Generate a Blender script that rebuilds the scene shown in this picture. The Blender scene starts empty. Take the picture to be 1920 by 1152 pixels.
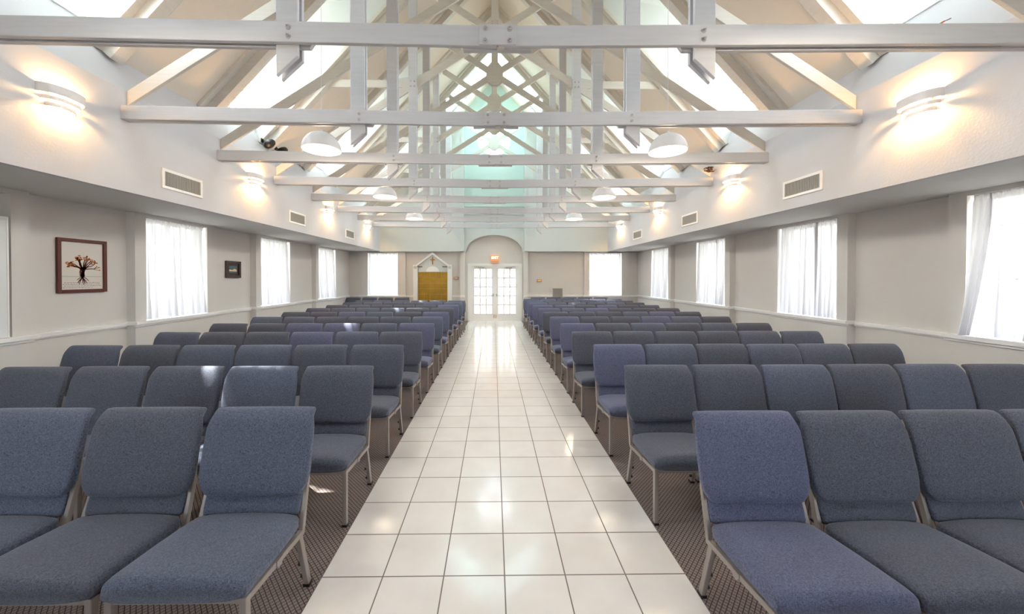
import bpy, bmesh, math, random
from mathutils import Vector, Matrix
PI = math.pi
R = random.Random(11)
S = bpy.context.scene
COL = S.collection

# ------------------------------------------------------------------ helpers
def setp(o, label=None, cat=None, group=None, kind=None):
    if label: o['label'] = label
    if cat: o['category'] = cat
    if group: o['group'] = group
    if kind: o['kind'] = kind
    return o

def empty(name, loc, rz=0.0, label=None, cat=None, group=None, kind=None):
    o = bpy.data.objects.new(name, None)
    o.empty_display_size = 0.1
    COL.objects.link(o)
    o.location = loc
    o.rotation_euler = (0, 0, rz)
    return setp(o, label, cat, group, kind)

class MB:
    """collects shapes and links them as ONE mesh object"""
    def __init__(s): s.bm = bmesh.new()
    def poly(s, pts):
        return s.bm.faces.new([s.bm.verts.new(p) for p in pts])
    def box(s, x0, x1, y0, y1, z0, z1):
        v = [s.bm.verts.new(p) for p in ((x0,y0,z0),(x1,y0,z0),(x1,y1,z0),(x0,y1,z0),
                                         (x0,y0,z1),(x1,y0,z1),(x1,y1,z1),(x0,y1,z1))]
        for f in ((0,3,2,1),(4,5,6,7),(0,1,5,4),(1,2,6,5),(2,3,7,6),(3,0,4,7)):
            s.bm.faces.new([v[i] for i in f])
        return s
    def prism(s, pts, vec):
        """polygon (3D points) pushed along vec"""
        a = [s.bm.verts.new(p) for p in pts]
        vec = Vector(vec)
        b = [s.bm.verts.new(Vector(p) + vec) for p in pts]
        n = len(a)
        s.bm.faces.new(a)
        s.bm.faces.new(b[::-1])
        for i in range(n):
            s.bm.faces.new((a[i], b[i], b[(i+1) % n], a[(i+1) % n]))
        return s
    def xz(s, pts, y0, y1):
        return s.prism([(p[0], y0, p[1]) for p in pts], (0, y1 - y0, 0))
    def bar(s, p, q, w, h, up=(0,0,1)):
        p, q = Vector(p), Vector(q)
        d = (q - p).normalized()
        u = Vector(up)
        side = d.cross(u)
        if side.length < 1e-5: side = d.cross(Vector((0,1,0)))
        side.normalize()
        u = side.cross(d).normalized()
        c = [p + side*a*w/2 + u*b*h/2 for a, b in ((-1,-1),(1,-1),(1,1),(-1,1))]
        return s.prism(c, q - p)
    def tube(s, pts, r, n=8, cap=True):
        pts = [Vector(p) for p in pts]
        rings = []
        for i, p in enumerate(pts):
            d = (pts[min(i+1, len(pts)-1)] - pts[max(i-1, 0)]).normalized()
            a = d.cross(Vector((0,0,1)))
            if a.length < 1e-3: a = d.cross(Vector((0,1,0)))
            a.normalize(); b = d.cross(a)
            rr = r[i] if isinstance(r, (list, tuple)) else r
            rings.append([p + (a*math.cos(2*PI*k/n) + b*math.sin(2*PI*k/n))*rr for k in range(n)])
        return s.loft(rings, cap)
    def loft(s, rings, cap=True, closed=True):
        vs = [[s.bm.verts.new(p) for p in r] for r in rings]
        n = len(vs[0])
        for a, b in zip(vs, vs[1:]):
            for k in range(n if closed else n-1):
                s.bm.faces.new((a[k], a[(k+1) % n], b[(k+1) % n], b[k]))
        if cap and closed:
            s.bm.faces.new(vs[0][::-1]); s.bm.faces.new(vs[-1])
        return s
    def lathe(s, prof, c, n=32, a0=0.0, a1=2*PI, sx=1.0, sy=1.0):
        full = abs(a1 - a0 - 2*PI) < 1e-6
        m = n if full else n + 1
        rings = []
        for r, z in prof:
            rings.append([Vector((c[0] + sx*r*math.cos(a0 + (a1-a0)*k/n), c[1] + sy*r*math.sin(a0 + (a1-a0)*k/n), c[2] + z)) for k in range(m)])
        return s.loft(rings, cap=False, closed=full)
    def plate(s, outer, holes, axis, a0, a1):
        """flat outline with holes, given thickness; axis 'x','y','z' is the normal"""
        def P(u, v):
            return {'y': (u, a0, v), 'x': (a0, u, v), 'z': (u, v, a0)}[axis]
        bm = bmesh.new(); edges = []
        for loop in [outer] + list(holes):
            vs = [bm.verts.new(P(*p)) for p in loop]
            for i in range(len(vs)): edges.append(bm.edges.new((vs[i], vs[(i+1) % len(vs)])))
        bmesh.ops.triangle_fill(bm, use_beauty=True, use_dissolve=False, edges=edges)
        ext = bmesh.ops.extrude_face_region(bm, geom=bm.faces[:])
        vec = {'y': (0,a1-a0,0), 'x': (a1-a0,0,0), 'z': (0,0,a1-a0)}[axis]
        bmesh.ops.translate(bm, vec=vec, verts=[g for g in ext['geom'] if isinstance(g, bmesh.types.BMVert)])
        bmesh.ops.recalc_face_normals(bm, faces=bm.faces[:])
        me = bpy.data.meshes.new('tmp'); bm.to_mesh(me); bm.free()
        s.bm.from_mesh(me); bpy.data.meshes.remove(me)
        return s
    def mesh(s, name, m, smooth=False, bevel=0.0, recalc=True, seg=2):
        if recalc: bmesh.ops.recalc_face_normals(s.bm, faces=s.bm.faces[:])
        if bevel:
            es = [e for e in s.bm.edges if len(e.link_faces) == 2 and e.calc_face_angle(0) > 0.5]
            bmesh.ops.bevel(s.bm, geom=es, offset=bevel, segments=seg, affect='EDGES', profile=0.5, clamp_overlap=True)
        me = bpy.data.meshes.new(name); s.bm.to_mesh(me); s.bm.free()
        if m: me.materials.append(m)
        if smooth:
            for p in me.polygons: p.use_smooth = True
            try: me.set_sharp_from_angle(angle=math.radians(smooth if smooth > 1 else 50))
            except Exception: pass
        return me
    def build(s, name, m, parent=None, loc=(0,0,0), rz=0.0, smooth=False, bevel=0.0, recalc=True, **k):
        o = bpy.data.objects.new(name, s.mesh(name, m, smooth, bevel, recalc))
        COL.objects.link(o)
        o.location = loc
        if rz: o.rotation_euler = (0,0,rz)
        if parent: o.parent = parent
        return setp(o, **k)

def struct(name, mb, m, parent=None, **k):
    o = mb.build(name, m, parent, **k)
    if parent is None: o['kind'] = 'structure'
    return o

def copy_tree(o, parent=None):
    c = o.copy(); COL.objects.link(c)
    if parent is not None: c.parent = parent
    for ch in list(o.children): copy_tree(ch, c)
    return c

# ------------------------------------------------------------------ materials
def newmat(name):
    m = bpy.data.materials.new(name); m.use_nodes = True
    nt = m.node_tree; nt.nodes.clear()
    out = nt.nodes.new('ShaderNodeOutputMaterial')
    return m, nt, out

def srgb(r, g, b):
    f = lambda c: (c/255/12.92) if c/255 <= 0.04045 else ((c/255+0.055)/1.055)**2.4
    return (f(r), f(g), f(b), 1)

def N(nt, t, **k):
    n = nt.nodes.new(t)
    for a, v in k.items():
        if a in n.inputs: n.inputs[a].default_value = v
        else: setattr(n, a, v)
    return n

def plain(name, col, rough=0.5, metal=0.0, vary=0.0, scale=8.0, bump=0.0, bscale=60.0, spec=0.5):
    m, nt, out = newmat(name)
    b = N(nt, 'ShaderNodeBsdfPrincipled')
    b.inputs['Base Color'].default_value = col
    b.inputs['Roughness'].default_value = rough
    b.inputs['Metallic'].default_value = metal
    b.inputs['Specular IOR Level'].default_value = spec
    tc = N(nt, 'ShaderNodeTexCoord')
    if vary:
        nz = N(nt, 'ShaderNodeTexNoise'); nz.inputs['Scale'].default_value = scale; nz.inputs['Detail'].default_value = 5
        nt.links.new(tc.outputs['Object'], nz.inputs['Vector'])
        mx = N(nt, 'ShaderNodeMix', data_type='RGBA')
        mx.inputs[6].default_value = tuple(c*(1-vary) for c in col[:3]) + (1,)
        mx.inputs[7].default_value = tuple(min(1, c*(1+vary)) for c in col[:3]) + (1,)
        nt.links.new(nz.outputs['Fac'], mx.inputs[0])
        nt.links.new(mx.outputs[2], b.inputs['Base Color'])
    if bump:
        n2 = N(nt, 'ShaderNodeTexNoise'); n2.inputs['Scale'].default_value = bscale; n2.inputs['Detail'].default_value = 4
        nt.links.new(tc.outputs['Object'], n2.inputs['Vector'])
        bp = N(nt, 'ShaderNodeBump'); bp.inputs['Strength'].default_value = bump; bp.inputs['Distance'].default_value = 0.01
        nt.links.new(n2.outputs['Fac'], bp.inputs['Height'])
        nt.links.new(bp.outputs['Normal'], b.inputs['Normal'])
    nt.links.new(b.outputs[0], out.inputs[0])
    return m

def emit(name, col, strength):
    m, nt, out = newmat(name)
    e = N(nt, 'ShaderNodeEmission'); e.inputs[0].default_value = col; e.inputs[1].default_value = strength
    nt.links.new(e.outputs[0], out.inputs[0])
    return m

def fabric(name, dark, light):
    m, nt, out = newmat(name)
    b = N(nt, 'ShaderNodeBsdfPrincipled'); b.inputs['Roughness'].default_value = 0.85
    b.inputs['Specular IOR Level'].default_value = 0.25
    b.inputs['Sheen Weight'].default_value = 0.22
    b.inputs['Sheen Roughness'].default_value = 0.45
    b.inputs['Sheen Tint'].default_value = (0.8, 0.84, 1, 1)
    tc = N(nt, 'ShaderNodeTexCoord')
    fac = []
    for sc in ((110, 620, 620), (700, 110, 110)):
        mp = N(nt, 'ShaderNodeMapping'); mp.inputs['Scale'].default_value = sc
        nt.links.new(tc.outputs['Object'], mp.inputs[0])
        nz = N(nt, 'ShaderNodeTexNoise'); nz.inputs['Scale'].default_value = 1.0; nz.inputs['Detail'].default_value = 2
        nt.links.new(mp.outputs[0], nz.inputs['Vector']); fac.append(nz)
    ad = N(nt, 'ShaderNodeMath', operation='ADD'); nt.links.new(fac[0].outputs[0], ad.inputs[0]); nt.links.new(fac[1].outputs[0], ad.inputs[1])
    mr = N(nt, 'ShaderNodeMapRange'); nt.links.new(ad.outputs[0], mr.inputs[0])
    mr.inputs[1].default_value = 0.68; mr.inputs[2].default_value = 1.38
    mx = N(nt, 'ShaderNodeMix', data_type='RGBA'); nt.links.new(mr.outputs[0], mx.inputs[0])
    mx.inputs[6].default_value = dark; mx.inputs[7].default_value = light
    nt.links.new(mx.outputs[2], b.inputs['Base Color'])
    bp = N(nt, 'ShaderNodeBump'); bp.inputs['Strength'].default_value = 0.25; bp.inputs['Distance'].default_value = 0.003
    nt.links.new(ad.outputs[0], bp.inputs['Height']); nt.links.new(bp.outputs[0], b.inputs['Normal'])
    nt.links.new(b.outputs[0], out.inputs[0])
    return m

def painted_wood(name, col):
    m, nt, out = newmat(name)
    b = N(nt, 'ShaderNodeBsdfPrincipled'); b.inputs['Roughness'].default_value = 0.45
    tc = N(nt, 'ShaderNodeTexCoord')
    mp = N(nt, 'ShaderNodeMapping'); mp.inputs['Scale'].default_value = (1.5, 8, 22)
    nt.links.new(tc.outputs['Object'], mp.inputs[0])
    nz = N(nt, 'ShaderNodeTexNoise'); nz.inputs['Scale'].default_value = 1.6; nz.inputs['Detail'].default_value = 6
    nt.links.new(mp.outputs[0], nz.inputs['Vector'])
    mx = N(nt, 'ShaderNodeMix', data_type='RGBA'); nt.links.new(nz.outputs['Fac'], mx.inputs[0])
    mx.inputs[6].default_value = tuple(c*0.88 for c in col[:3]) + (1,); mx.inputs[7].default_value = tuple(min(1, c*1.08) for c in col[:3]) + (1,)
    nt.links.new(mx.outputs[2], b.inputs['Base Color'])
    bp = N(nt, 'ShaderNodeBump'); bp.inputs['Strength'].default_value = 0.12; bp.inputs['Distance'].default_value = 0.004
    nt.links.new(nz.outputs['Fac'], bp.inputs['Height']); nt.links.new(bp.outputs[0], b.inputs['Normal'])
    nt.links.new(b.outputs[0], out.inputs[0])
    return m

TILE = 0.3248; AX0 = -0.9145; AX1 = AX0 + 6*TILE; TY0 = 1.955
def tile_mat():
    m, nt, out = newmat('glazed_tile')
    b = N(nt, 'ShaderNodeBsdfPrincipled')
    geo = N(nt, 'ShaderNodeNewGeometry')
    sp = N(nt, 'ShaderNodeSeparateXYZ'); nt.links.new(geo.outputs['Position'], sp.inputs[0])
    masks = []; ids = []
    for ax, off in ((0, AX0), (1, TY0)):
        a = N(nt, 'ShaderNodeMath', operation='SUBTRACT'); nt.links.new(sp.outputs[ax], a.inputs[0]); a.inputs[1].default_value = off
        d = N(nt, 'ShaderNodeMath', operation='DIVIDE'); nt.links.new(a.outputs[0], d.inputs[0]); d.inputs[1].default_value = TILE
        fl = N(nt, 'ShaderNodeMath', operation='FLOOR'); nt.links.new(d.outputs[0], fl.inputs[0]); ids.append(fl)
        pp = N(nt, 'ShaderNodeMath', operation='PINGPONG'); nt.links.new(d.outputs[0], pp.inputs[0]); pp.inputs[1].default_value = 0.5
        lt = N(nt, 'ShaderNodeMath', operation='LESS_THAN'); nt.links.new(pp.outputs[0], lt.inputs[0]); lt.inputs[1].default_value = 0.0105
        masks.append(lt)
    g = N(nt, 'ShaderNodeMath', operation='MAXIMUM'); nt.links.new(masks[0].outputs[0], g.inputs[0]); nt.links.new(masks[1].outputs[0], g.inputs[1])
    cm = N(nt, 'ShaderNodeCombineXYZ'); nt.links.new(ids[0].outputs[0], cm.inputs[0]); nt.links.new(ids[1].outputs[0], cm.inputs[1])
    wn = N(nt, 'ShaderNodeTexWhiteNoise', noise_dimensions='3D'); nt.links.new(cm.outputs[0], wn.inputs['Vector'])
    nz = N(nt, 'ShaderNodeTexNoise'); nz.inputs['Scale'].default_value = 5; nz.inputs['Detail'].default_value = 6
    nt.links.new(geo.outputs['Position'], nz.inputs['Vector'])
    mx = N(nt, 'ShaderNodeMix', data_type='RGBA')
    mx.inputs[6].default_value = srgb(226, 219, 216); mx.inputs[7].default_value = srgb(242, 237, 235)
    ad = N(nt, 'ShaderNodeMath', operation='MULTIPLY_ADD'); nt.links.new(wn.outputs['Value'], ad.inputs[0]); ad.inputs[1].default_value = 0.35; nt.links.new(nz.outputs['Fac'], ad.inputs[2])
    nt.links.new(ad.outputs[0], mx.inputs[0])
    m2 = N(nt, 'ShaderNodeMix', data_type='RGBA'); nt.links.new(g.outputs[0], m2.inputs[0])
    nt.links.new(mx.outputs[2], m2.inputs[6]); m2.inputs[7].default_value = srgb(122, 112, 110)
    nt.links.new(m2.outputs[2], b.inputs['Base Color'])
    rg = N(nt, 'ShaderNodeMapRange'); nt.links.new(g.outputs[0], rg.inputs[0]); rg.inputs[3].default_value = 0.13; rg.inputs[4].default_value = 0.8
    nt.links.new(rg.outputs[0], b.inputs['Roughness'])
    b.inputs['Specular IOR Level'].default_value = 0.6
    n2 = N(nt, 'ShaderNodeTexNoise'); n2.inputs['Scale'].default_value = 9; n2.inputs['Detail'].default_value = 3
    nt.links.new(geo.outputs['Position'], n2.inputs['Vector'])
    hm = N(nt, 'ShaderNodeMath', operation='MULTIPLY_ADD'); nt.links.new(g.outputs[0], hm.inputs[0]); hm.inputs[1].default_value = -1.2; nt.links.new(n2.outputs['Fac'], hm.inputs[2])
    bp = N(nt, 'ShaderNodeBump'); bp.inputs['Strength'].default_value = 0.22; bp.inputs['Distance'].default_value = 0.004
    nt.links.new(hm.outputs[0], bp.inputs['Height']); nt.links.new(bp.outputs[0], b.inputs['Normal'])
    nt.links.new(b.outputs[0], out.inputs[0])
    return m

def carpet_mat():
    m, nt, out = newmat('lattice_carpet')
    b = N(nt, 'ShaderNodeBsdfPrincipled'); b.inputs['Roughness'].default_value = 0.95; b.inputs['Specular IOR Level'].default_value = 0.1
    geo = N(nt, 'ShaderNodeNewGeometry')
    nz0 = N(nt, 'ShaderNodeTexNoise'); nz0.inputs['Scale'].default_value = 60; nt.links.new(geo.outputs['Position'], nz0.inputs['Vector'])
    wob = N(nt, 'ShaderNodeMix', data_type='VECTOR'); wob.inputs[0].default_value = 0.004
    nt.links.new(geo.outputs['Position'], wob.inputs[4]); nt.links.new(nz0.outputs['Color'], wob.inputs[5])
    lines = []
    for vx, vy in ((1.0, 0.95), (1.0, -0.95)):
        dp = N(nt, 'ShaderNodeVectorMath', operation='DOT_PRODUCT'); nt.links.new(wob.outputs[1], dp.inputs[0]); dp.inputs[1].default_value = (vx/0.028, vy/0.028, 0)
        pp = N(nt, 'ShaderNodeMath', operation='PINGPONG'); nt.links.new(dp.outputs['Value'], pp.inputs[0]); pp.inputs[1].default_value = 0.5
        mr = N(nt, 'ShaderNodeMapRange'); nt.links.new(pp.outputs[0], mr.inputs[0]); mr.inputs[1].default_value = 0.05; mr.inputs[2].default_value = 0.14; mr.inputs[3].default_value = 1; mr.inputs[4].default_value = 0
        lines.append(mr)
    mxx = N(nt, 'ShaderNodeMath', operation='MAXIMUM'); nt.links.new(lines[0].outputs[0], mxx.inputs[0]); nt.links.new(lines[1].outputs[0], mxx.inputs[1])
    n1 = N(nt, 'ShaderNodeTexNoise'); n1.inputs['Scale'].default_value = 2.2; n1.inputs['Detail'].default_value = 3; nt.links.new(geo.outputs['Position'], n1.inputs['Vector'])
    n2 = N(nt, 'ShaderNodeTexNoise'); n2.inputs['Scale'].default_value = 260; n2.inputs['Detail'].default_value = 2; nt.links.new(geo.outputs['Position'], n2.inputs['Vector'])
    c1 = N(nt, 'ShaderNodeMix', data_type='RGBA'); nt.links.new(n1.outputs['Fac'], c1.inputs[0]); c1.inputs[6].default_value = srgb(138, 122, 114); c1.inputs[7].default_value = srgb(158, 148, 144)
    c2 = N(nt, 'ShaderNodeMix', data_type='RGBA', blend_type='MULTIPLY'); c2.inputs[0].default_value = 0.75; nt.links.new(c1.outputs[2], c2.inputs[6])
    rp = N(nt, 'ShaderNodeMapRange'); nt.links.new(n2.outputs['Fac'], rp.inputs[0]); rp.inputs[1].default_value = .3; rp.inputs[2].default_value = .7; rp.inputs[3].default_value = 0.45; rp.inputs[4].default_value = 1.15
    nt.links.new(rp.outputs[0], c2.inputs[7])
    c3 = N(nt, 'ShaderNodeMix', data_type='RGBA'); nt.links.new(mxx.outputs[0], c3.inputs[0]); nt.links.new(c2.outputs[2], c3.inputs[6]); c3.inputs[7].default_value = srgb(66, 55, 60)
    nt.links.new(c3.outputs[2], b.inputs['Base Color'])
    bp = N(nt, 'ShaderNodeBump'); bp.inputs['Strength'].default_value = 0.4; bp.inputs['Distance'].default_value = 0.004
    nt.links.new(n2.outputs['Fac'], bp.inputs['Height']); nt.links.new(bp.outputs[0], b.inputs['Normal'])
    nt.links.new(b.outputs[0], out.inputs[0])
    return m

def glass_mat():
    m, nt, out = newmat('window_glass')
    t = N(nt, 'ShaderNodeBsdfTransparent'); t.inputs[0].default_value = (0.97, 0.99, 0.98, 1)
    g = N(nt, 'ShaderNodeBsdfGlossy'); g.inputs['Roughness'].default_value = 0.02
    mx = N(nt, 'ShaderNodeMixShader'); mx.inputs[0].default_value = 0.06
    nt.links.new(t.outputs[0], mx.inputs[1]); nt.links.new(g.outputs[0], mx.inputs[2]); nt.links.new(mx.outputs[0], out.inputs[0])
    return m

def frosted_mat():
    m, nt, out = newmat('frosted_glass')
    t = N(nt, 'ShaderNodeBsdfTransparent'); t.inputs[0].default_value = (0.98, 0.99, 0.99, 1)
    tl = N(nt, 'ShaderNodeBsdfTranslucent'); tl.inputs[0].default_value = (0.33, 0.315, 0.30, 1)
    mx = N(nt, 'ShaderNodeMixShader'); mx.inputs[0].default_value = 0.975
    nt.links.new(t.outputs[0], mx.inputs[1]); nt.links.new(tl.outputs[0], mx.inputs[2]); nt.links.new(mx.outputs[0], out.inputs[0])
    return m

def aqua_mat():
    m, nt, out = newmat('aqua_skylight_glass')
    t = N(nt, 'ShaderNodeBsdfTransparent'); t.inputs[0].default_value = (0.74, 0.88, 0.86, 1)
    tl = N(nt, 'ShaderNodeBsdfTranslucent'); tl.inputs[0].default_value = (0.42, 0.53, 0.51, 1)
    mx = N(nt, 'ShaderNodeMixShader'); mx.inputs[0].default_value = 0.9
    nt.links.new(t.outputs[0], mx.inputs[1]); nt.links.new(tl.outputs[0], mx.inputs[2]); nt.links.new(mx.outputs[0], out.inputs[0])
    return m

def sheer_mat():
    m, nt, out = newmat('sheer_voile')
    t = N(nt, 'ShaderNodeBsdfTransparent'); t.inputs[0].default_value = (1, 1, 1, 1)
    tl = N(nt, 'ShaderNodeBsdfTranslucent'); tl.inputs[0].default_value = (0.225, 0.218, 0.22, 1)
    df = N(nt, 'ShaderNodeBsdfDiffuse'); df.inputs[0].default_value = (0.86, 0.84, 0.87, 1)
    a = N(nt, 'ShaderNodeMixShader'); a.inputs[0].default_value = 0.6
    nt.links.new(tl.outputs[0], a.inputs[1]); nt.links.new(df.outputs[0], a.inputs[2])
    mx = N(nt, 'ShaderNodeMixShader'); mx.inputs[0].default_value = 0.978
    nt.links.new(t.outputs[0], mx.inputs[1]); nt.links.new(a.outputs[0], mx.inputs[2]); nt.links.new(mx.outputs[0], out.inputs[0])
    return m

M = dict(
    wall=plain('warm_grey_paint', srgb(224, 220, 216), 0.7, vary=0.02, bump=0.15, bscale=90),
    white_plaster=plain('white_plaster', srgb(214, 214, 219), 0.75, vary=0.02, bump=0.14, bscale=45),
    mint=plain('pale_mint_paint', srgb(204, 224, 218), 0.7, vary=0.02, bump=0.2, bscale=60),
    pale=plain('pale_grey_green_paint', srgb(215, 219, 217), 0.7, vary=0.02, bump=0.2, bscale=60),
    ceiling=plain('cream_ceiling_paint', srgb(236, 224, 210), 0.75, vary=0.03, bump=0.15, bscale=40),
    soffit=plain('grey_soffit_paint', srgb(226, 224, 221), 0.75, vary=0.02, bump=0.2, bscale=60),
    trim=plain('white_gloss_trim', srgb(248, 247, 246), 0.35),
    timber=painted_wood('white_painted_timber', srgb(214, 213, 217)),
    timber_in=painted_wood('cream_painted_timber', srgb(220, 214, 205)),
    metal=plain('champagne_powder_coat', srgb(156, 147, 142), 0.42, metal=0.3),
    steel=plain('brushed_steel', srgb(190, 190, 190), 0.3, metal=1.0),
    black=plain('black_plastic', srgb(24, 23, 25), 0.4),
    tile=tile_mat(), carpet=carpet_mat(), glass=glass_mat(), aqua_glass=aqua_mat(), frosted=frosted_mat(), sheer=sheer_mat(),
    fab_a=fabric('slate_blue_weave', srgb(48, 54, 69), srgb(122, 130, 152)),
    fab_b=fabric('grey_blue_weave', srgb(47, 51, 63), srgb(114, 119, 135)),
    fab_c=fabric('violet_blue_weave', srgb(54, 58, 82), srgb(125, 130, 160)),
    grille=plain('grey_grille', srgb(176, 172, 168), 0.5),
    duct=plain('dark_duct', srgb(70, 66, 64), 0.8),
    lamp_white=plain('white_enamel', srgb(236, 234, 236), 0.35),
    warm_glow=emit('warm_lamp_glow', (1.0, 0.80, 0.52, 1), 9.0),
    bulb=emit('warm_bulb', (1.0, 0.84, 0.6, 1), 14.0),
    gold=plain('gold_leaf', srgb(156, 120, 38), 0.32, metal=0.6, vary=0.5, scale=4),
    brass=plain('antique_brass', srgb(170, 118, 50), 0.35, metal=0.7),
    mahogany=plain('mahogany_frame', srgb(92, 34, 24), 0.35, vary=0.2, scale=20),
    dark_frame=plain('dark_brown_frame', srgb(56, 36, 34), 0.4),
    paper=plain('ivory_paper', srgb(232, 226, 218), 0.8),
    tree_ink=plain('sepia_ink', srgb(96, 42, 26), 0.8),
    leaf_o=plain('orange_leaf_ink', srgb(214, 120, 50), 0.8),
    leaf_y=plain('ochre_leaf_ink', srgb(176, 122, 62), 0.8),
    grass_ink=plain('pale_green_wash', srgb(206, 208, 186), 0.8),
    teal_ink=plain('dusk_blue_paint', srgb(74, 108, 118), 0.7),
    cream_ink=plain('sunlit_cream_paint', srgb(226, 196, 150), 0.7),
    exit_red=emit('exit_sign_amber', (1.0, 0.30, 0.12, 1), 1.1),
    exit_white=emit('exit_sign_letters', (1.0, 0.86, 0.66, 1), 2.2),
    nest=plain('dry_brown_twigs', srgb(92, 58, 30), 0.9, vary=0.4, scale=40),
    whiteboard=plain('white_board', srgb(236, 238, 238), 0.3),
    louvre=plain('grey_louvre', srgb(172, 168, 166), 0.5),
)

# ------------------------------------------------------------------ dimensions (metres)
CX = 0.03                       # centre line of the hall
XW = 5.31                       # side walls
XB = 4.08                       # bulkhead faces
ZS = 2.55                       # soffit
ZB = 3.66                       # top of bulkhead
YF = 13.55                      # far wall
YG = 13.20                      # far bulkhead / gable
YN = -3.0                       # near end
RID = 8.75; SL = 1.08           # roof underside  z = RID - SL*|x|
XJ, ZJ = 4.309, 4.096           # roof meets splay
XD, ZD0, ZD1 = 4.47, 4.40, 6.40 # dormer window plane, sill, head
XR, ZR = 1.67, 6.946            # dormer ceiling meets roof
TR = [2.67 + 1.393*i for i in range(8)]   # truss front faces
TW = 0.14
WB = [2.66, 5.36, 8.06, 10.76]; WO0, WO1, WBW = 0.17, 1.34, 1.50
PROT = 0.125
ZSILL = 0.94

# ------------------------------------------------------------------ floor
f = MB(); f.box(AX0, AX1, YN, YF + 0.2, -0.1, 0.004)
struct('floor', f, M['tile'])
f = MB(); f.box(CX-XW-0.2, AX0, YN, YF + 0.2, -0.1, 0.0); f.box(AX1, CX+XW+0.2, YN, YF + 0.2, -0.1, 0.0)
struct('floor', f, M['carpet'])

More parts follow.
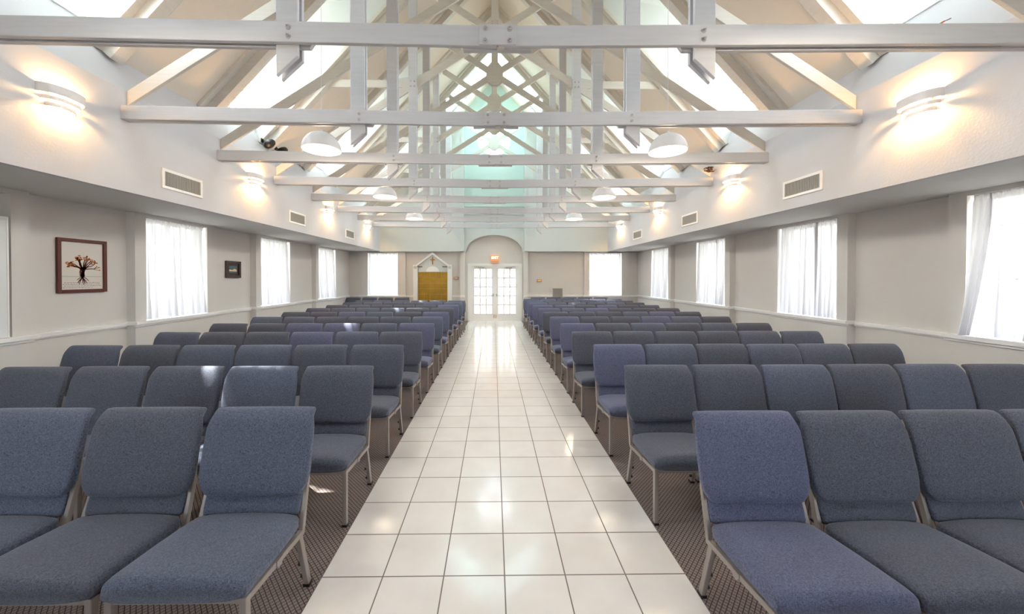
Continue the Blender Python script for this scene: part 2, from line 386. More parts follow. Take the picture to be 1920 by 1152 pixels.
# ------------------------------------------------------------------ side walls with boxed-out window bays
def rect(a0, a1, b0, b1): return [(a0, b0), (a1, b0), (a1, b1), (a0, b1)]
ZWT = 2.50
wcount = [0]
for side, nm in ((-1, 'left'), (1, 'right')):
    xi = CX + side*XW
    w = MB()
    holes = [rect(y+WO0, y+WO1, ZSILL, ZWT) for y in WB if not (side < 0 and y == WB[0])]
    w.plate(rect(YN, YF + 0.2, 0, 2.75), holes, 'x', xi, xi + side*0.18)
    for y in WB:
        xa, xb = sorted((xi, xi - side*PROT))
        w.plate(rect(y, y+WBW, 0, ZS), [rect(y+WO0, y+WO1, ZSILL, ZWT)], 'x', xi, xi - side*PROT)
    struct('wall_' + nm, w, M['wall'])
    b = MB()
    y0 = YN
    for y in WB + [YF]:
        x0, x1 = sorted((xi, xi - side*0.016)); b.box(x0, x1, y0, y, 0, 0.1)
        if y < YF:
            x0, x1 = sorted((xi - side*PROT, xi - side*(PROT + 0.016))); b.box(x0, x1, y - 0.016, y + WBW + 0.016, 0, 0.1)
        y0 = y + WBW
    struct('baseboard_' + nm, b, M['trim'])
    # chair rail and sills
    t = MB(); y0 = YN
    for y in WB + [YF]:
        x0, x1 = sorted((xi, xi - side*0.04)); t.box(x0, x1, y0, y, 0.905, 0.955)
        x0, x1 = sorted((xi, xi - side*0.02)); t.box(x0, x1, y0, y, 0.885, 0.905)
        if y < YF:
            x0, x1 = sorted((xi + side*0.05, xi - side*(PROT + 0.05)))
            t.box(x0, x1, y - 0.03, y + WBW + 0.03, 0.915, 0.965)
            x0, x1 = sorted((xi - side*PROT, xi - side*(PROT + 0.022)))
            t.box(x0, x1, y - 0.02, y + WBW + 0.02, 0.885, 0.915)
        y0 = y + WBW
    struct('trim_1' if side < 0 else 'trim_2', t, M['trim'], bevel=0.004)
    ev = MB(); x0, x1 = sorted((xi + side*0.18, xi + side*1.15)); ev.box(x0, x1, YN-.2, YF+.2, 2.70, 2.80)
    struct('ceiling', ev, M['soffit'])      # unseen outside eave, added to keep the sun off the window curtains
    # soffit, bulkhead, splay
    s = MB(); x0, x1 = sorted((CX + side*XB, xi + side*0.18)); s.box(x0 + (.06 if side > 0 else 0), x1 - (.06 if side < 0 else 0), YN, YF + 0.2, ZS, ZS + 0.05)
    struct('ceiling', s, M['soffit'])
    s = MB()
    s.xz([(CX+side*XB, ZS), (CX+side*(XB+0.06), ZS), (CX+side*(XB+0.06), ZB+0.02), (CX+side*XB, ZB)], YN, YG)
    s.xz([(CX+side*XB, ZB), (CX+side*XD, ZD0), (CX+side*(XD+0.08), ZD0-0.06), (CX+side*(XB+0.06), ZB-0.04)], YN, YG)
    struct('ceiling', s, M['white_plaster'])
    # attic lid keeps daylight out of the hollow bulkhead
    # roof bays
    edges = [YN-.2] + [TR[0] + TW/2 - 1.393*k for k in (2, 1)] + [t + TW/2 for t in TR] + [YG + 0.3]
    roof = MB(); dorm = MB()
    th = 0.10
    def slab(mb, xa, za, xb, zb, ya, yb):
        dx, dz = xb - xa, zb - za; L = math.hypot(dx, dz); nx, nz = -dz/L*th, dx/L*th
        if nz < 0: nx, nz = -nx, -nz
        mb.xz([(CX+side*xa, za), (CX+side*xb, zb), (CX+side*(xb+nx), zb+nz), (CX+side*(xa+nx), za+nz)], ya, yb)
    for i in range(len(edges)-1):
        ya, yb = edges[i], edges[i+1]
        dormer = (i % 2 == 1)
        if i == 0:
            slab(roof, 0, RID, XJ+0.05, ZJ-0.05*SL, ya, yb)
        elif not dormer:
            slab(roof, 0, RID, XJ+0.05, ZJ-0.05*SL, ya, yb)
        else:
            if i == 9:
                slab(roof, 0, RID, .10, RID-.10*SL, ya, yb); slab(roof, XR-.12, ZR+.12*SL, XR, ZR, ya, yb)
                wcount[0] += 1
                sk = empty('window_%d' % wcount[0], (CX, (ya+yb)/2, RID), kind='structure')
                q = MB(); yh = (yb-ya)/2
                q.xz([(side*.10, -.10*SL+.04), (side*(XR-.12), -(XR-.12)*SL+.04), (side*(XR-.12), -(XR-.12)*SL+.05), (side*.10, -.10*SL+.05)], -yh, yh); q.build('window_pane', M['aqua_glass'], sk)
                q = MB()
                for u in (-yh+.10, 0, yh-.10): q.xz([(side*.10, -.10*SL+.0), (side*(XR-.12), -(XR-.12)*SL), (side*(XR-.12), -(XR-.12)*SL+.04), (side*.10, -.10*SL+.04)], u-.02, u+.02)
                q.build('window_frame', M['trim'], sk)
            else: slab(roof, 0, RID, XR, ZR, ya, yb)
            slab(dorm, XR, ZR, XD+0.9, ZD1-0.176, ya-0.05, yb+0.05)  # dormer ceiling; unseen overhang past the window lengthened to narrow the sun strip
            for (c0, c1) in ((ya-0.05, ya+0.04), (yb-0.04, yb+0.05)):
                dorm.xz([(CX+side*XR, ZR+0.03), (CX+side*(XD+0.1), ZD1), (CX+side*(XD+0.1), ZD0-0.1), (CX+side*(XJ-0.02), ZJ-0.03)], c0, c1)
    struct('ceiling', roof, M['ceiling'])
    struct('ceiling', dorm, M['pale'])

# ------------------------------------------------------------------ windows
def window(plane, c, a0, a1, z0, z1, cols, rows, inward, big=None, fm=None, gm=None, fw=0.05):
    """plane 'x' or 'y': window lying in that plane at coordinate c; a0..a1 along the wall"""
    wcount[0] += 1
    root = empty('window_%d' % wcount[0], (c, (a0+a1)/2, z0) if plane == 'x' else ((a0+a1)/2, c, z0), kind='structure')
    ox, oy, oz = root.location
    def bx(mb, u0, u1, w0, w1, d0, d1):
        if plane == 'x': mb.box(min(d0, d1), max(d0, d1), u0-oy, u1-oy, w0-oz, w1-oz)
        else: mb.box(u0-ox, u1-ox, min(d0, d1), max(d0, d1), w0-oz, w1-oz)
    fr = MB(); d0, d1 = -0.03, 0.03
    bx(fr, a0, a0+fw, z0, z1, d0, d1); bx(fr, a1-fw, a1, z0, z1, d0, d1)
    bx(fr, a0+fw, a1-fw, z0, z0+fw, d0, d1); bx(fr, a0+fw, a1-fw, z1-fw, z1, d0, d1)
    if big:
        for k in range(1, big):
            u = a0 + (a1-a0)*k/big; bx(fr, u-0.03, u+0.03, z0+fw, z1-fw, d0, d1)
    fr.build('window_frame', fm or M['trim'], root)
    mu = MB()
    for k in range(1, cols):
        u = a0+fw + (a1-a0-2*fw)*k/cols; bx(mu, u-0.011, u+0.011, z0+fw, z1-fw, -0.014, 0.014)
    for k in range(1, rows):
        z = z0+fw + (z1-z0-2*fw)*k/rows; bx(mu, a0+fw, a1-fw, z-0.011, z+0.011, -0.012, 0.012)
    mu.build('muntin', fm or M['trim'], root)
    g = MB(); bx(g, a0+fw, a1-fw, z0+fw, z1-fw, -0.003, 0.003)
    g.build('window_pane', gm or M['glass'], root)
    return root

for side in (-1, 1):
    for y in (WB[1:] if side < 0 else WB): window('x', CX + side*(XW+0.08), y+WO0, y+WO1, ZSILL+0.02, ZWT, 4, 5, -side, big=2)
for X0, X1 in ((-4.56, -3.48), (3.52, 4.70)):
    window('y', YF + 0.08, X0, X1, ZSILL+0.02, ZWT, 4, 5, -1, big=2)
for side in (-1, 1):
    for i in (-2, 0, 2, 4, 6):
        ya = TR[0] + 1.393*i + TW/2
        window('x', CX + side*XD, ya+0.06, ya+1.393-0.06, ZD0-0.02, ZD1, 6, 8, -side, big=2, fw=0.06)

# ------------------------------------------------------------------ far wall
DX0, DX1, DZ = -0.85, 0.97, 2.03
w = MB()
w.plate(rect(CX-XW, CX+XW, 0, 3.6), [rect(DX0, DX1, 0.001, DZ), rect(-4.56, -3.48, ZSILL, ZWT), rect(3.52, 4.70, ZSILL, ZWT)], 'y', YF, YF+0.18)
for X0, X1, b0, b1 in ((-4.56, -3.48, -4.84, -3.20), (3.52, 4.70, 3.33, 4.92)):
    w.plate(rect(b0, b1, 0, ZS), [rect(X0, X1, ZSILL, ZWT)], 'y', YF-0.12, YF)
w.box(-1.20, -1.03, YF-0.2, YF, 0, ZS); w.box(1.09, 1.26, YF-0.2, YF, 0, ZS)
struct('wall_back', w, M['wall'])
b = MB()
for x0, x1, yy in ((CX-XW, -4.84, YF), (-4.84, -3.2, YF-.12), (-3.2, -1.2, YF), (1.26, 3.33, YF), (3.33, 4.92, YF-.12), (4.92, CX+XW, YF)):
    b.box(x0, x1, yy-0.016, yy, 0, 0.1)
struct('baseboard_back', b, M['trim'])
t = MB()
for x0, x1, yy, e in ((CX-XW, -4.84, YF, .03), (-4.86, -3.18, YF-.12, .05), (-3.2, -1.2, YF, .03), (-1.2, -1.03, YF-.2, .03), (1.09, 1.26, YF-.2, .03), (1.26, 3.33, YF, .03), (3.31, 4.94, YF-.12, .05), (4.92, CX+XW, YF, .03)):
    t.box(x0, x1, yy-e, yy, 0.905, 0.955); t.box(x0, x1, yy-e*0.6, yy, 0.885, 0.905)
for X0, X1 in ((-4.56, -3.48), (3.52, 4.70)): t.box(X0, X1, YF-.12, YF+.05, 0.93, 0.955)
struct('trim_3', t, M['trim'])
# far bulkhead and gable
g = MB()
def roofz(x): return RID - SL*abs(x-CX)
XA0, XA1 = -1.10, 1.16
g.xz([(CX-XB-0.5, ZS), (XA0, ZS), (XA0, roofz(XA0)+.05), (CX-XB-0.5, roofz(CX-XB-0.5)+.05)], YG, YG+0.12)
g.xz([(CX+XB+0.5, ZS), (XA1, ZS), (XA1, roofz(XA1)+.05), (CX+XB+0.5, roofz(CX+XB+0.5)+.05)], YG, YG+0.12)
g.box(CX-XB-1.3, XA0, YG+.12, YF, ZS, ZS+.05); g.box(XA1, CX+XB+1.3, YG+.12, YF, ZS, ZS+.05)
struct('ceiling', g, M['pale'])
ax0, ax1, az = -0.99, 1.05, 0.60
acx, arx = (ax0+ax1)/2, (ax1-ax0)/2
outer = [(XA0, ZS-.03), (ax0, ZS-.03)] + [(acx - arx*math.cos(PI*k/32), ZS-.03 + az*math.sin(PI*k/32) + .03) for k in range(1, 32)] + [(ax1, ZS-.03), (XA1, ZS-.03), (XA1, 4.05), (XA0, 4.05)]
g = MB(); g.plate(outer, [], 'y', YG+0.13, YG+0.25); g.box(XA0-.1, XA1+.1, YG+.25, YF, 3.25, 3.35); g.box(XA0-.1, XA0, YG+.12, YF, ZS, 3.35); g.box(XA1, XA1+.1, YG+.12, YF, ZS, 3.35)
struct('wall_back', g, M['pale'])
WZ, WR = 6.60, 0.62
circ = [(CX + WR*math.cos(2*PI*k/40), WZ + WR*math.sin(2*PI*k/40)) for k in range(40)]
g = MB(); g.plate([(XA0, 4.05), (XA1, 4.05), (XA1, roofz(XA1)+.05), (CX, RID+.05), (XA0, roofz(XA0)+.05)], [circ], 'y', YG+0.13, YG+0.25)
struct('wall_back', g, M['mint'])
g = MB(); g.box(XA0, XA1, YG+0.10, YG+0.14, 3.88, 3.93); g.box(XA0, XA1, YG+0.10, YG+0.14, 4.16, 4.2)
for x in (XA0, XA1): g.box(x-0.05, x+0.05, YG-0.03, YG+0.14, ZS, roofz(x)-0.05)
g.box(CX-XB, XA0-.05, YG-0.015, YG, ZS-.01, ZS+.05); g.box(XA1+.05, CX+XB, YG-0.015, YG, ZS-.01, ZS+.05)
struct('trim_4', g, M['pale'])
# round gable window
wcount[0] += 1
rw = empty('window_%d' % wcount[0], (CX, YG+0.18, WZ), kind='structure')
m_ = MB(); n = 40
m_.loft([[Vector((math.cos(2*PI*k/n)*r, y, math.sin(2*PI*k/n)*r)) for k in range(n)] for r, y in ((WR, -.07), (WR-.05, -.07), (WR-.05, .05), (WR, .05))], cap=False)
m_.build('window_frame', M['trim'], rw, smooth=True)
m_ = MB()
for a in (0, PI/2): m_.bar((-math.cos(a)*(WR-.05), 0, -math.sin(a)*(WR-.05)), (math.cos(a)*(WR-.05), 0, math.sin(a)*(WR-.05)), .03, .03, up=(0,1,0))
m_.build('muntin', M['trim'], rw)
m_ = MB(); m_.prism([(math.cos(2*PI*k/n)*(WR-.05), -.003, math.sin(2*PI*k/n)*(WR-.05)) for k in range(n)], (0,.006,0))
m_.build('window_pane', M['glass'], rw)

# wall behind the camera, with three windows
g = MB(); g.plate([(CX-XW-.2, 0), (CX+XW+.2, 0), (CX+XW+.2, 2.8), (CX+XB+.5, 2.8), (CX+XB+.5, roofz(CX+XB+.5)+.05), (CX, RID+.05), (CX-XB-.5, roofz(CX-XB-.5)+.05), (CX-XB-.5, 2.8), (CX-XW-.2, 2.8)],
                  [rect(-4.6, -3.6, ZSILL, ZWT), rect(3.6, 4.6, ZSILL, ZWT)], 'y', YN-.2, YN)
struct('wall_front', g, M['white_plaster'])
for X0, X1 in ((-4.6, -3.6), (3.6, 4.6)): window('y', YN-.1, X0, X1, ZSILL, ZWT, 4, 5, 1, big=2)

# ------------------------------------------------------------------ french doors
t = MB()
t.box(DX0-.09, DX0, YF-.03, YF, 0, DZ+.09); t.box(DX1, DX1+.09, YF-.03, YF, 0, DZ+.09); t.box(DX0, DX1, YF-.03, YF, DZ, DZ+.09)
t.box(DX0, DX0+.03, YF, YF+.16, 0, DZ); t.box(DX1-.03, DX1, YF, YF+.16, 0, DZ); t.box(DX0+.03, DX1-.03, YF, YF+.16, DZ-.03, DZ)
struct('trim_5', t, M['trim'])
for k, (x0, x1) in enumerate(((DX0+.032, (DX0+DX1)/2-.002), ((DX0+DX1)/2+.002, DX1-.032))):
    root = empty('door_%d' % (k+1), (x0 if k == 0 else x1, YF+.03, 0.006), kind='structure')
    ox = root.location.x
    d = MB(); st = 0.115 if True else 0
    gx0, gx1, gz0, gz1 = x0+.11, x1-.11, .26, 1.92
    d.box(x0-ox, gx0-ox, 0, .045, 0, 1.993); d.box(gx1-ox, x1-ox, 0, .045, 0, 1.993)
    d.box(gx0-ox, gx1-ox, 0, .045, 0, gz0); d.box(gx0-ox, gx1-ox, 0, .045, gz1, 1.993)
    if k == 0: d.box(x1-.02-ox, x1+.02-ox, -.012, -.001, 0, 1.993)
    d.build('door_leaf', M['trim'], root)
    d = MB()
    for c in range(1, 3):
        u = gx0+(gx1-gx0)*c/3; d.box(u-.016-ox, u+.016-ox, .002, .042, gz0, gz1)
    for c in range(1, 5):
        z = gz0+(gz1-gz0)*c/5; d.box(gx0-ox, gx1-ox, .008, .036, z-.016, z+.016)
    d.build('muntin', M['trim'], root)
    d = MB(); d.box(gx0-ox, gx1-ox, .019, .025, gz0, gz1); d.build('door_pane', M['frosted'], root)
    hx = (x1-.055 if k == 0 else x0+.055)-ox
    d = MB(); d.tube([(hx, 0, .95), (hx, -.05, .95)], .012); d.tube([(hx, -.05, .95), (hx + (-.1 if k == 0 else .1), -.05, .95)], .010)
    d.box(hx-.02, hx+.02, -.006, 0, .90, 1.0); d.build('door_handle', M['steel'], root, smooth=True)
    d = MB(); bxx = (x1-.03 if k == 0 else x0+.03)-ox
    d.box(bxx-.012, bxx+.012, -.012, 0, .10, .24); d.build('flush_bolt', M['brass'], root)
    d = MB(); sx = 1 if k == 0 else -1
    a0 = 0.25*sx; d.box(min(a0, a0+.24*sx), max(a0, a0+.24*sx), -.05, 0, 1.925, 1.975)
    d.bar((a0+.05*sx, -.03, 1.985), (a0-.14*sx, -.06, 2.0), .02, .012)
    d.build('door_closer', M['grille'], root)

# ------------------------------------------------------------------ trusses
ORD = ['first', 'second', 'third', 'fourth', 'fifth', 'sixth', 'seventh', 'eighth', 'ninth', 'tenth', 'eleventh', 'twelfth', 'thirteenth']
ZC_E, ZC_M, CH = 3.475, 3.42, 0.15     # chord top at wall, at centre; chord depth
PX = 1.53
GZ = 6.17; SS = 0.635; ZSC = 3.61
def bolt_mesh():
    b = MB()
    b.loft([[Vector((math.cos(2*PI*k/16)*r, y, math.sin(2*PI*k/16)*r)) for k in range(16)] for r, y in ((.001, -.004), (.019, -.004), (.019, 0))], cap=False)
    b.loft([[Vector((math.cos(2*PI*k/6)*r, y, math.sin(2*PI*k/6)*r)) for k in range(6)] for r, y in ((.001, -.016), (.012, -.016), (.012, -.004))], cap=False)
    b.loft([[Vector((math.cos(2*PI*k/8)*r, y, math.sin(2*PI*k/8)*r)) for k in range(8)] for r, y in ((.001, -.03), (.006, -.03), (.006, -.016))], cap=False)
    return b.mesh('bolt', M['steel_paint'], smooth=40)
M['steel_paint'] = plain('painted_bolt_steel', srgb(200, 197, 198), 0.45, metal=0.1)
BOLT = bolt_mesh()
b = MB(); b.loft([[Vector((math.cos(2*PI*q/8)*rr, yy, math.sin(2*PI*q/8)*rr)) for q in range(8)] for rr, yy in ((.001, -.008), (.009, -.006), (.011, 0))], cap=False)
NAIL = b.mesh('nail_head', M['steel_paint'])
def add_bolt(parent, x, y, z):
    o = bpy.data.objects.new('bolt', BOLT); COL.objects.link(o); o.parent = parent; o.location = (x, y, z); return o

def make_truss():
    r = empty('roof_truss', (CX, 0, 0))
    def zc(x): return ZC_M + (ZC_E-ZC_M)*abs(x)/XB
    for s in (-1, 1):
        c = MB(); c.xz([(s*0.006, ZC_M-CH), (s*XB, ZC_E-CH), (s*XB, ZC_E), (s*0.006, ZC_M)], 0, .036)
        c.build('bottom_chord', M['timber'], r, bevel=0.006)
        c = MB(); xe = 1.36
        c.xz([(s*XB, ZC_E-CH), (s*XB, ZC_E), (s*xe, zc(xe)), (s*(xe-.07), zc(xe)-.02), (s*(xe+.02), zc(xe)-CH)], .069, .104)
        c.build('rear_chord', M['timber'], r, bevel=0.004)
        c = MB(); c.box(min(s*3.78, s*XB), max(s*3.78, s*XB), .0365, .0685, ZC_E-CH+.01, ZC_E-.01)
        c.build('end_block', M['timber'], r)
        for a0, a1 in ((.037, .068), (.105, .136)):
            xo, xi = s*(PX+.078), s*(PX-.078); zt = RID - SL*(PX-.078) - .05
            p = MB(); p.xz([(xo, 3.07), (xo, zt - SL*.156), (xi, zt), (xi, 3.215)], a0, a1)
            p.build('post', M['timber'], r, bevel=0.004)
        # scissor member: from the wall up across the centre to the opposite rafter
        hv = .08
        x0, x1 = s*(XB-.005), -s*1.36
        zl = lambda x: GZ - SS*(x*s)
        p = MB(); p.xz([(x0, zl(x0)-hv), (x0, zl(x0)+hv), (x1, zl(x1)+hv), (x1, zl(x1)-hv)], .069 if s < 0 else .070, .104 if s < 0 else .103)
        p.build('scissor_member', M['timber_in'], r, bevel=0.004)
        p = MB(); xs = (RID-.17-5.22)/SL
        p.xz([(s*(PX+.02), 5.15), (s*(xs+.1), 5.15), (s*(xs-.04), 5.29), (s*(PX+.02), 5.29)], .071, .102)
        p.build('strut', M['timber_in'], r, bevel=0.004)
        # rafter with a wider backing plate against the roof
        p = MB()
        L = Vector((s*XJ, 0, ZJ)); U = Vector((0, 0, RID))
        nrm = Vector((-s*SL, 0, -1)).normalized()
        def band(d0, d1, ya, yb):
            p.xz([((L+nrm*d0).x, (L+nrm*d0).z), ((L+nrm*d1).x, (L+nrm*d1).z), (0, RID - d1*math.hypot(1, SL)), (0, RID - d0*math.hypot(1, SL))], ya, yb)
        band(-.005, .17, .0, .14)
        band(-.005, .05, -.08, .22)
        p.build('rafter', M['timber_in'], r, bevel=0.004)
        for z in (.045, .108): add_bolt(r, s*(PX-.03), 0, zc(PX)-z)
        for dx, dz in ((-.035, .03), (.035, .03), (-.035, -.06), (.035, -.06)): add_bolt(r, s*(PX+dx), .037, 5.22+dz)
        for z in (-.042, .042): add_bolt(r, s*.088, -.014, ZC_M-CH/2+z)
    k = MB(); k.box(-.07, .07, .068, .105, GZ+.05, RID-.2); k.build('king_post', M['timber_in'], r, bevel=0.004)
    g = MB()
    a, b = .185, .25
    g.xz([(-a, GZ-b+.1), (-.06, GZ-b), (.06, GZ-b), (a, GZ-b+.1), (a, GZ+b-.12), (.08, GZ+b), (-.08, GZ+b), (-a, GZ+b-.12)], .036, .067)
    g.xz([(-a, GZ-b+.1), (-.06, GZ-b), (.06, GZ-b), (a, GZ-b+.1), (a, GZ+b-.12), (.08, GZ+b), (-.08, GZ+b), (-a, GZ+b-.12)], .106, .136)
    gp = g.build('gusset_plate', M['timber_in'], r, bevel=0.003)
    for x, z in [(-.16, .1), (-.16, .02), (-.16, -.06), (-.16, -.13), (.16, .1), (.16, .02), (.16, -.06), (.16, -.13), (-.05, .2), (.05, .2), (-.05, .15), (.05, .15), (-.03, -.2), (.03, -.2)]:
        q = bpy.data.objects.new('nail_head', NAIL); COL.objects.link(q); q.parent = gp; q.location = (x, .036, GZ+z)
    sp = MB(); sp.box(-.132, .132, -.013, -.0005, ZC_M-CH+.005, ZC_M-.004); sp.build('splice_plate', M['timber'], r, bevel=0.002)
    sp = MB(); sp.box(-.25, .25, .0365, .08, ZC_M-CH-.004, ZC_M-.008); sp.build('splice_block', M['timber'], r, bevel=0.003)
    tg = MB(); tg.box(-.004, .05, .012, .036, ZC_M-CH-.008, ZC_M-CH+.004)
    tg.build('timber_tag', M['paper'], r)
    return r
proto = make_truss()
TL = ['white timber scissor truss nearest the camera, its chord crossing the top of the photo',
      'second white timber scissor truss from the camera, just in front of the large pendants',
      'third white timber scissor truss from the camera, directly behind the two large pendants',
      'fourth white timber scissor truss from the camera, behind the black speaker pods',
      'fifth white timber scissor truss from the camera, crossing behind the second pair of pendants',
      'sixth white timber scissor truss from the camera, third from the gable end',
      'seventh white timber scissor truss from the camera, last but one before the gable',
      'farthest white timber scissor truss, right in front of the mint gable wall']
for i, y in enumerate(TR):
    o = proto if i == 0 else copy_tree(proto)
    o.location = (CX, y, 0)
    setp(o, TL[i], 'roof truss', 'timber trusses across the hall')

# ------------------------------------------------------------------ chairs
def superring(w, h, n=28, e=5.0):
    out = []
    for k in range(n):
        a = 2*PI*(k+.5)/n; c, s = math.cos(a), math.sin(a)
        out.append((w*math.copysign(abs(c)**(2/e), c), h*math.copysign(abs(s)**(2/e), s)))
    return out

def pad_along(path, n=28, e=5.0):
    """path: list of (y, z, halfwidth, halfthick); cross sections stand square to the path in the YZ plane"""
    rings = []
    for i, (y, z, w, h) in enumerate(path):
        a, b = path[max(i-1, 0)], path[min(i+1, len(path)-1)]
        d = Vector((0, b[0]-a[0], b[1]-a[1])).normalized()
        nr = Vector((0, -d.z, d.y))
        rings.append([Vector((u, y, z)) + nr*v for u, v in superring(w, h, n, e)])
    return rings

def smooth_path(keys, m):
    """Catmull-Rom through keys"""
    out = []; n = len(keys)
    for i in range(n-1):
        p0, p1, p2, p3 = keys[max(i-1,0)], keys[i], keys[i+1], keys[min(i+2,n-1)]
        for q in range(m):
            t = q/m
            out.append(tuple(0.5*(2*b + (c-a)*t + (2*a-5*b+4*c-d)*t*t + (3*b-3*c+d-a)*t**3) for a, b, c, d in zip(p0, p1, p2, p3)))
    out.append(keys[-1]); return out

def make_chair():
    r = empty('stacking_chair', (0,0,0))
    # seat (front edge toward -y)
    keys = [(-.267, .396, .236, .008), (-.272, .397, .256, .032), (-.268, .397, .263, .041), (-.256, .397, .266, .048), (-.234, .397, .266, .0515), (-.20, .396, .265, .052), (-.05, .388, .263, .050), (.08, .380, .258, .046),
            (.15, .377, .250, .042), (.172, .376, .238, .032), (.180, .376, .215, .016), (.181, .376, .18, .003)]
    s = MB(); rings = pad_along(keys, 40, 4.2)
    for rg in rings:           # crown the top a little
        for v in rg:
            if v.z > .39: v.z += .010*(1-(v.x/.27)**2)
    s.loft(rings); s.build('seat', M['fab_a'], r, smooth=180)
    # upper back cushion
    keys = [(.2045, .494, .205, .006), (.204, .499, .228, .026), (.206, .512, .238, .033), (.212, .545, .259, .035), (.222, .60, .267, .034), (.240, .68, .268, .032), (.259, .76, .268, .030),
            (.272, .812, .266, .027), (.284, .843, .259, .026), (.296, .862, .2535, .025), (.311, .876, .252, .025), (.324, .884, .252, .021), (.334, .887, .249, .013), (.338, .888, .243, .004)]
    b = MB(); b.loft(pad_along(keys, 36, 5.0)); b.build('backrest', M['fab_a'], r, smooth=70)
    keys = [(.190, .396, .205, .003), (.1905, .400, .226, .016), (.193, .410, .233, .020), (.205, .445, .235, .021), (.222, .485, .236, .021), (.227, .499, .232, .018), (.229, .505, .21, .004)]
    b = MB(); b.loft(pad_along(keys, 32, 5.0)); b.build('lumbar_pad', M['fab_a'], r, smooth=70)
    # frame
    fr = MB()
    for s_ in (-1, 1): fr.bar((s_*.249, -.235, .345), (s_*.249, .180, .316), .022, .026)
    fr.box(-.24, .24, -.252, -.228, .333, .357); fr.box(-.24, .24, .115, .139, .306, .330)
    fr.bar((-.24, .222, .43), (.24, .222, .43), .006, .03, up=(0,0,1))
    fr.build('seat_frame', M['metal'], r, bevel=0.002)
    for s_ in (-1, 1):
        u = MB()
        u.bar((s_*.249, .176, .306), (s_*.240, .252, .55), .022, .026, up=(0,1,0)); u.bar((s_*.240, .252, .545), (s_*.225, .288, .74), .022, .018, up=(0,1,0))
        u.build('back_upright', M['metal'], r, bevel=0.003)
        l = MB(); l.box(s_*.249-.013, s_*.249+.013, -.262, -.232, .012, .362); lg = l.build('leg', M['metal'], r, bevel=0.003)
        g = MB(); g.box(s_*.249-.015, s_*.249+.015, -.264, -.230, 0, .014); g.build('glide', M['black'], lg)
        l = MB(); l.bar((s_*.249, .150, .316), (s_*.249, .236, .012), .024, .03, up=(0,1,0)); lg = l.build('leg', M['metal'], r, bevel=0.003)
        g = MB(); g.box(s_*.249-.015, s_*.249+.015, .218, .256, 0, .014); g.build('glide', M['black'], lg)
        for z in (.06, .14):
            g = MB()
            y = .236 - (z-.012)*(.086/.304)
            x = s_*.237
            g.tube([(x, y-.004, z), (x - s_*.012, y-.004, z)], .010, 10)
            g.build('stacking_bumper', M['black'], lg, smooth=40)
    for s_ in (-1, 1):
        gb = MB()
        gb.box(s_*.249-.016, s_*.249+.016, -.06, -.014, .322, .346); gb.box(s_*.249-.012, s_*.249+.012, -.045, -.014, .306, .33)
        gb.build('ganging_bracket', M['metal'], r)
    return r
chair0 = make_chair()
chairn = [0]
FABN = {'a': 'blue-grey', 'b': 'charcoal-blue', 'c': 'violet-blue'}
FABM = {'a': M['fab_a'], 'b': M['fab_b'], 'c': M['fab_c']}
def fab_meshes():
    d = {}
    for ch in chair0.children:
        if ch.name.split('.')[0] in ('seat', 'backrest', 'lumbar_pad'):
            base = ch.data
            for k in 'abc':
                if k == 'a': d[(ch.name, k)] = base
                else:
                    me = base.copy(); me.materials.clear(); me.materials.append(FABM[k]); d[(ch.name, k)] = me
    return d
FM = fab_meshes()
def place_chair(x, ytop, rz, fab, where, group):
    o = chair0 if chairn[0] == 0 else copy_tree(chair0)
    chairn[0] += 1
    o.location = (x, ytop - .33, 0.0); o.rotation_euler = (0, 0, rz)
    o.scale = (1.035 if 'left block' in where else 1.0, 1, 1)
    for ch in o.children:
        b = ch.name.split('.')[0]
        if b in ('seat', 'backrest', 'lumbar_pad'): ch.data = FM[(b, fab)]
    setp(o, '%s padded chair, %s' % (FABN[fab], where), 'chair', group)
LROWS = [2.01, 2.94, 3.86, 4.78, 5.68, 6.61, 7.55, 8.52, 9.47, 10.42, 11.30]
LEDGE = [-.976, -.963, -.949, -.935, -.925, -.92, -.922, -.925, -.91, -.885, -.87]
LPIT = [.592, .592, .581, .568, .568, .570, .568, .568, .566, .566, .566]
LFAB = {0: 'aba', 1: 'babbbb', 2: 'bbaaba'}
RROWS = [1.92, 2.94, 3.86, 4.78, 5.65, 6.60, 7.53, 8.40, 9.36, 10.30, 11.15, 12.08]
REDGE = [1.049, 1.052, 1.054, 1.023, 1.031, 1.023, 1.018, 1.018, 1.000, .998, 1.015, .993]
RPIT = [.551, .551, .543, .547, .545, .546, .546, .546, .546, .546, .546, .546]
RFAB = {0: 'cbbb', 1: 'bbabab', 2: 'cabaab', 3: 'bbbbaa', 4: 'cbabab'}
SEATN = ['aisle seat'] + [o + ' from aisle' for o in ORD[1:6]]
for blk, rows, edg, pit, fabs, s in (('left', LROWS, LEDGE, LPIT, LFAB, -1), ('right', RROWS, REDGE, RPIT, RFAB, 1)):
    for i, y in enumerate(rows):
        n = (3 if blk == 'left' else 4) if i == 0 else 6
        for k in range(n):
            x = edg[i] + s*(.250 + pit[i]*k) + (R.uniform(-.003, .003) if k else 0)
            fab = fabs[i][k] if i in fabs else R.choice('aabbbc' if k else 'aabcc')
            row = 'row nearest the camera' if i == 0 else '%s row from camera' % ORD[i]
            place_chair(x, y + R.uniform(-.008, .008), R.uniform(-.004, .004)*(1 if blk == 'right' else 2.5), fab,
                        '%s block, %s, %s' % (blk, row, SEATN[k]), 'chairs in the %s block' % blk)
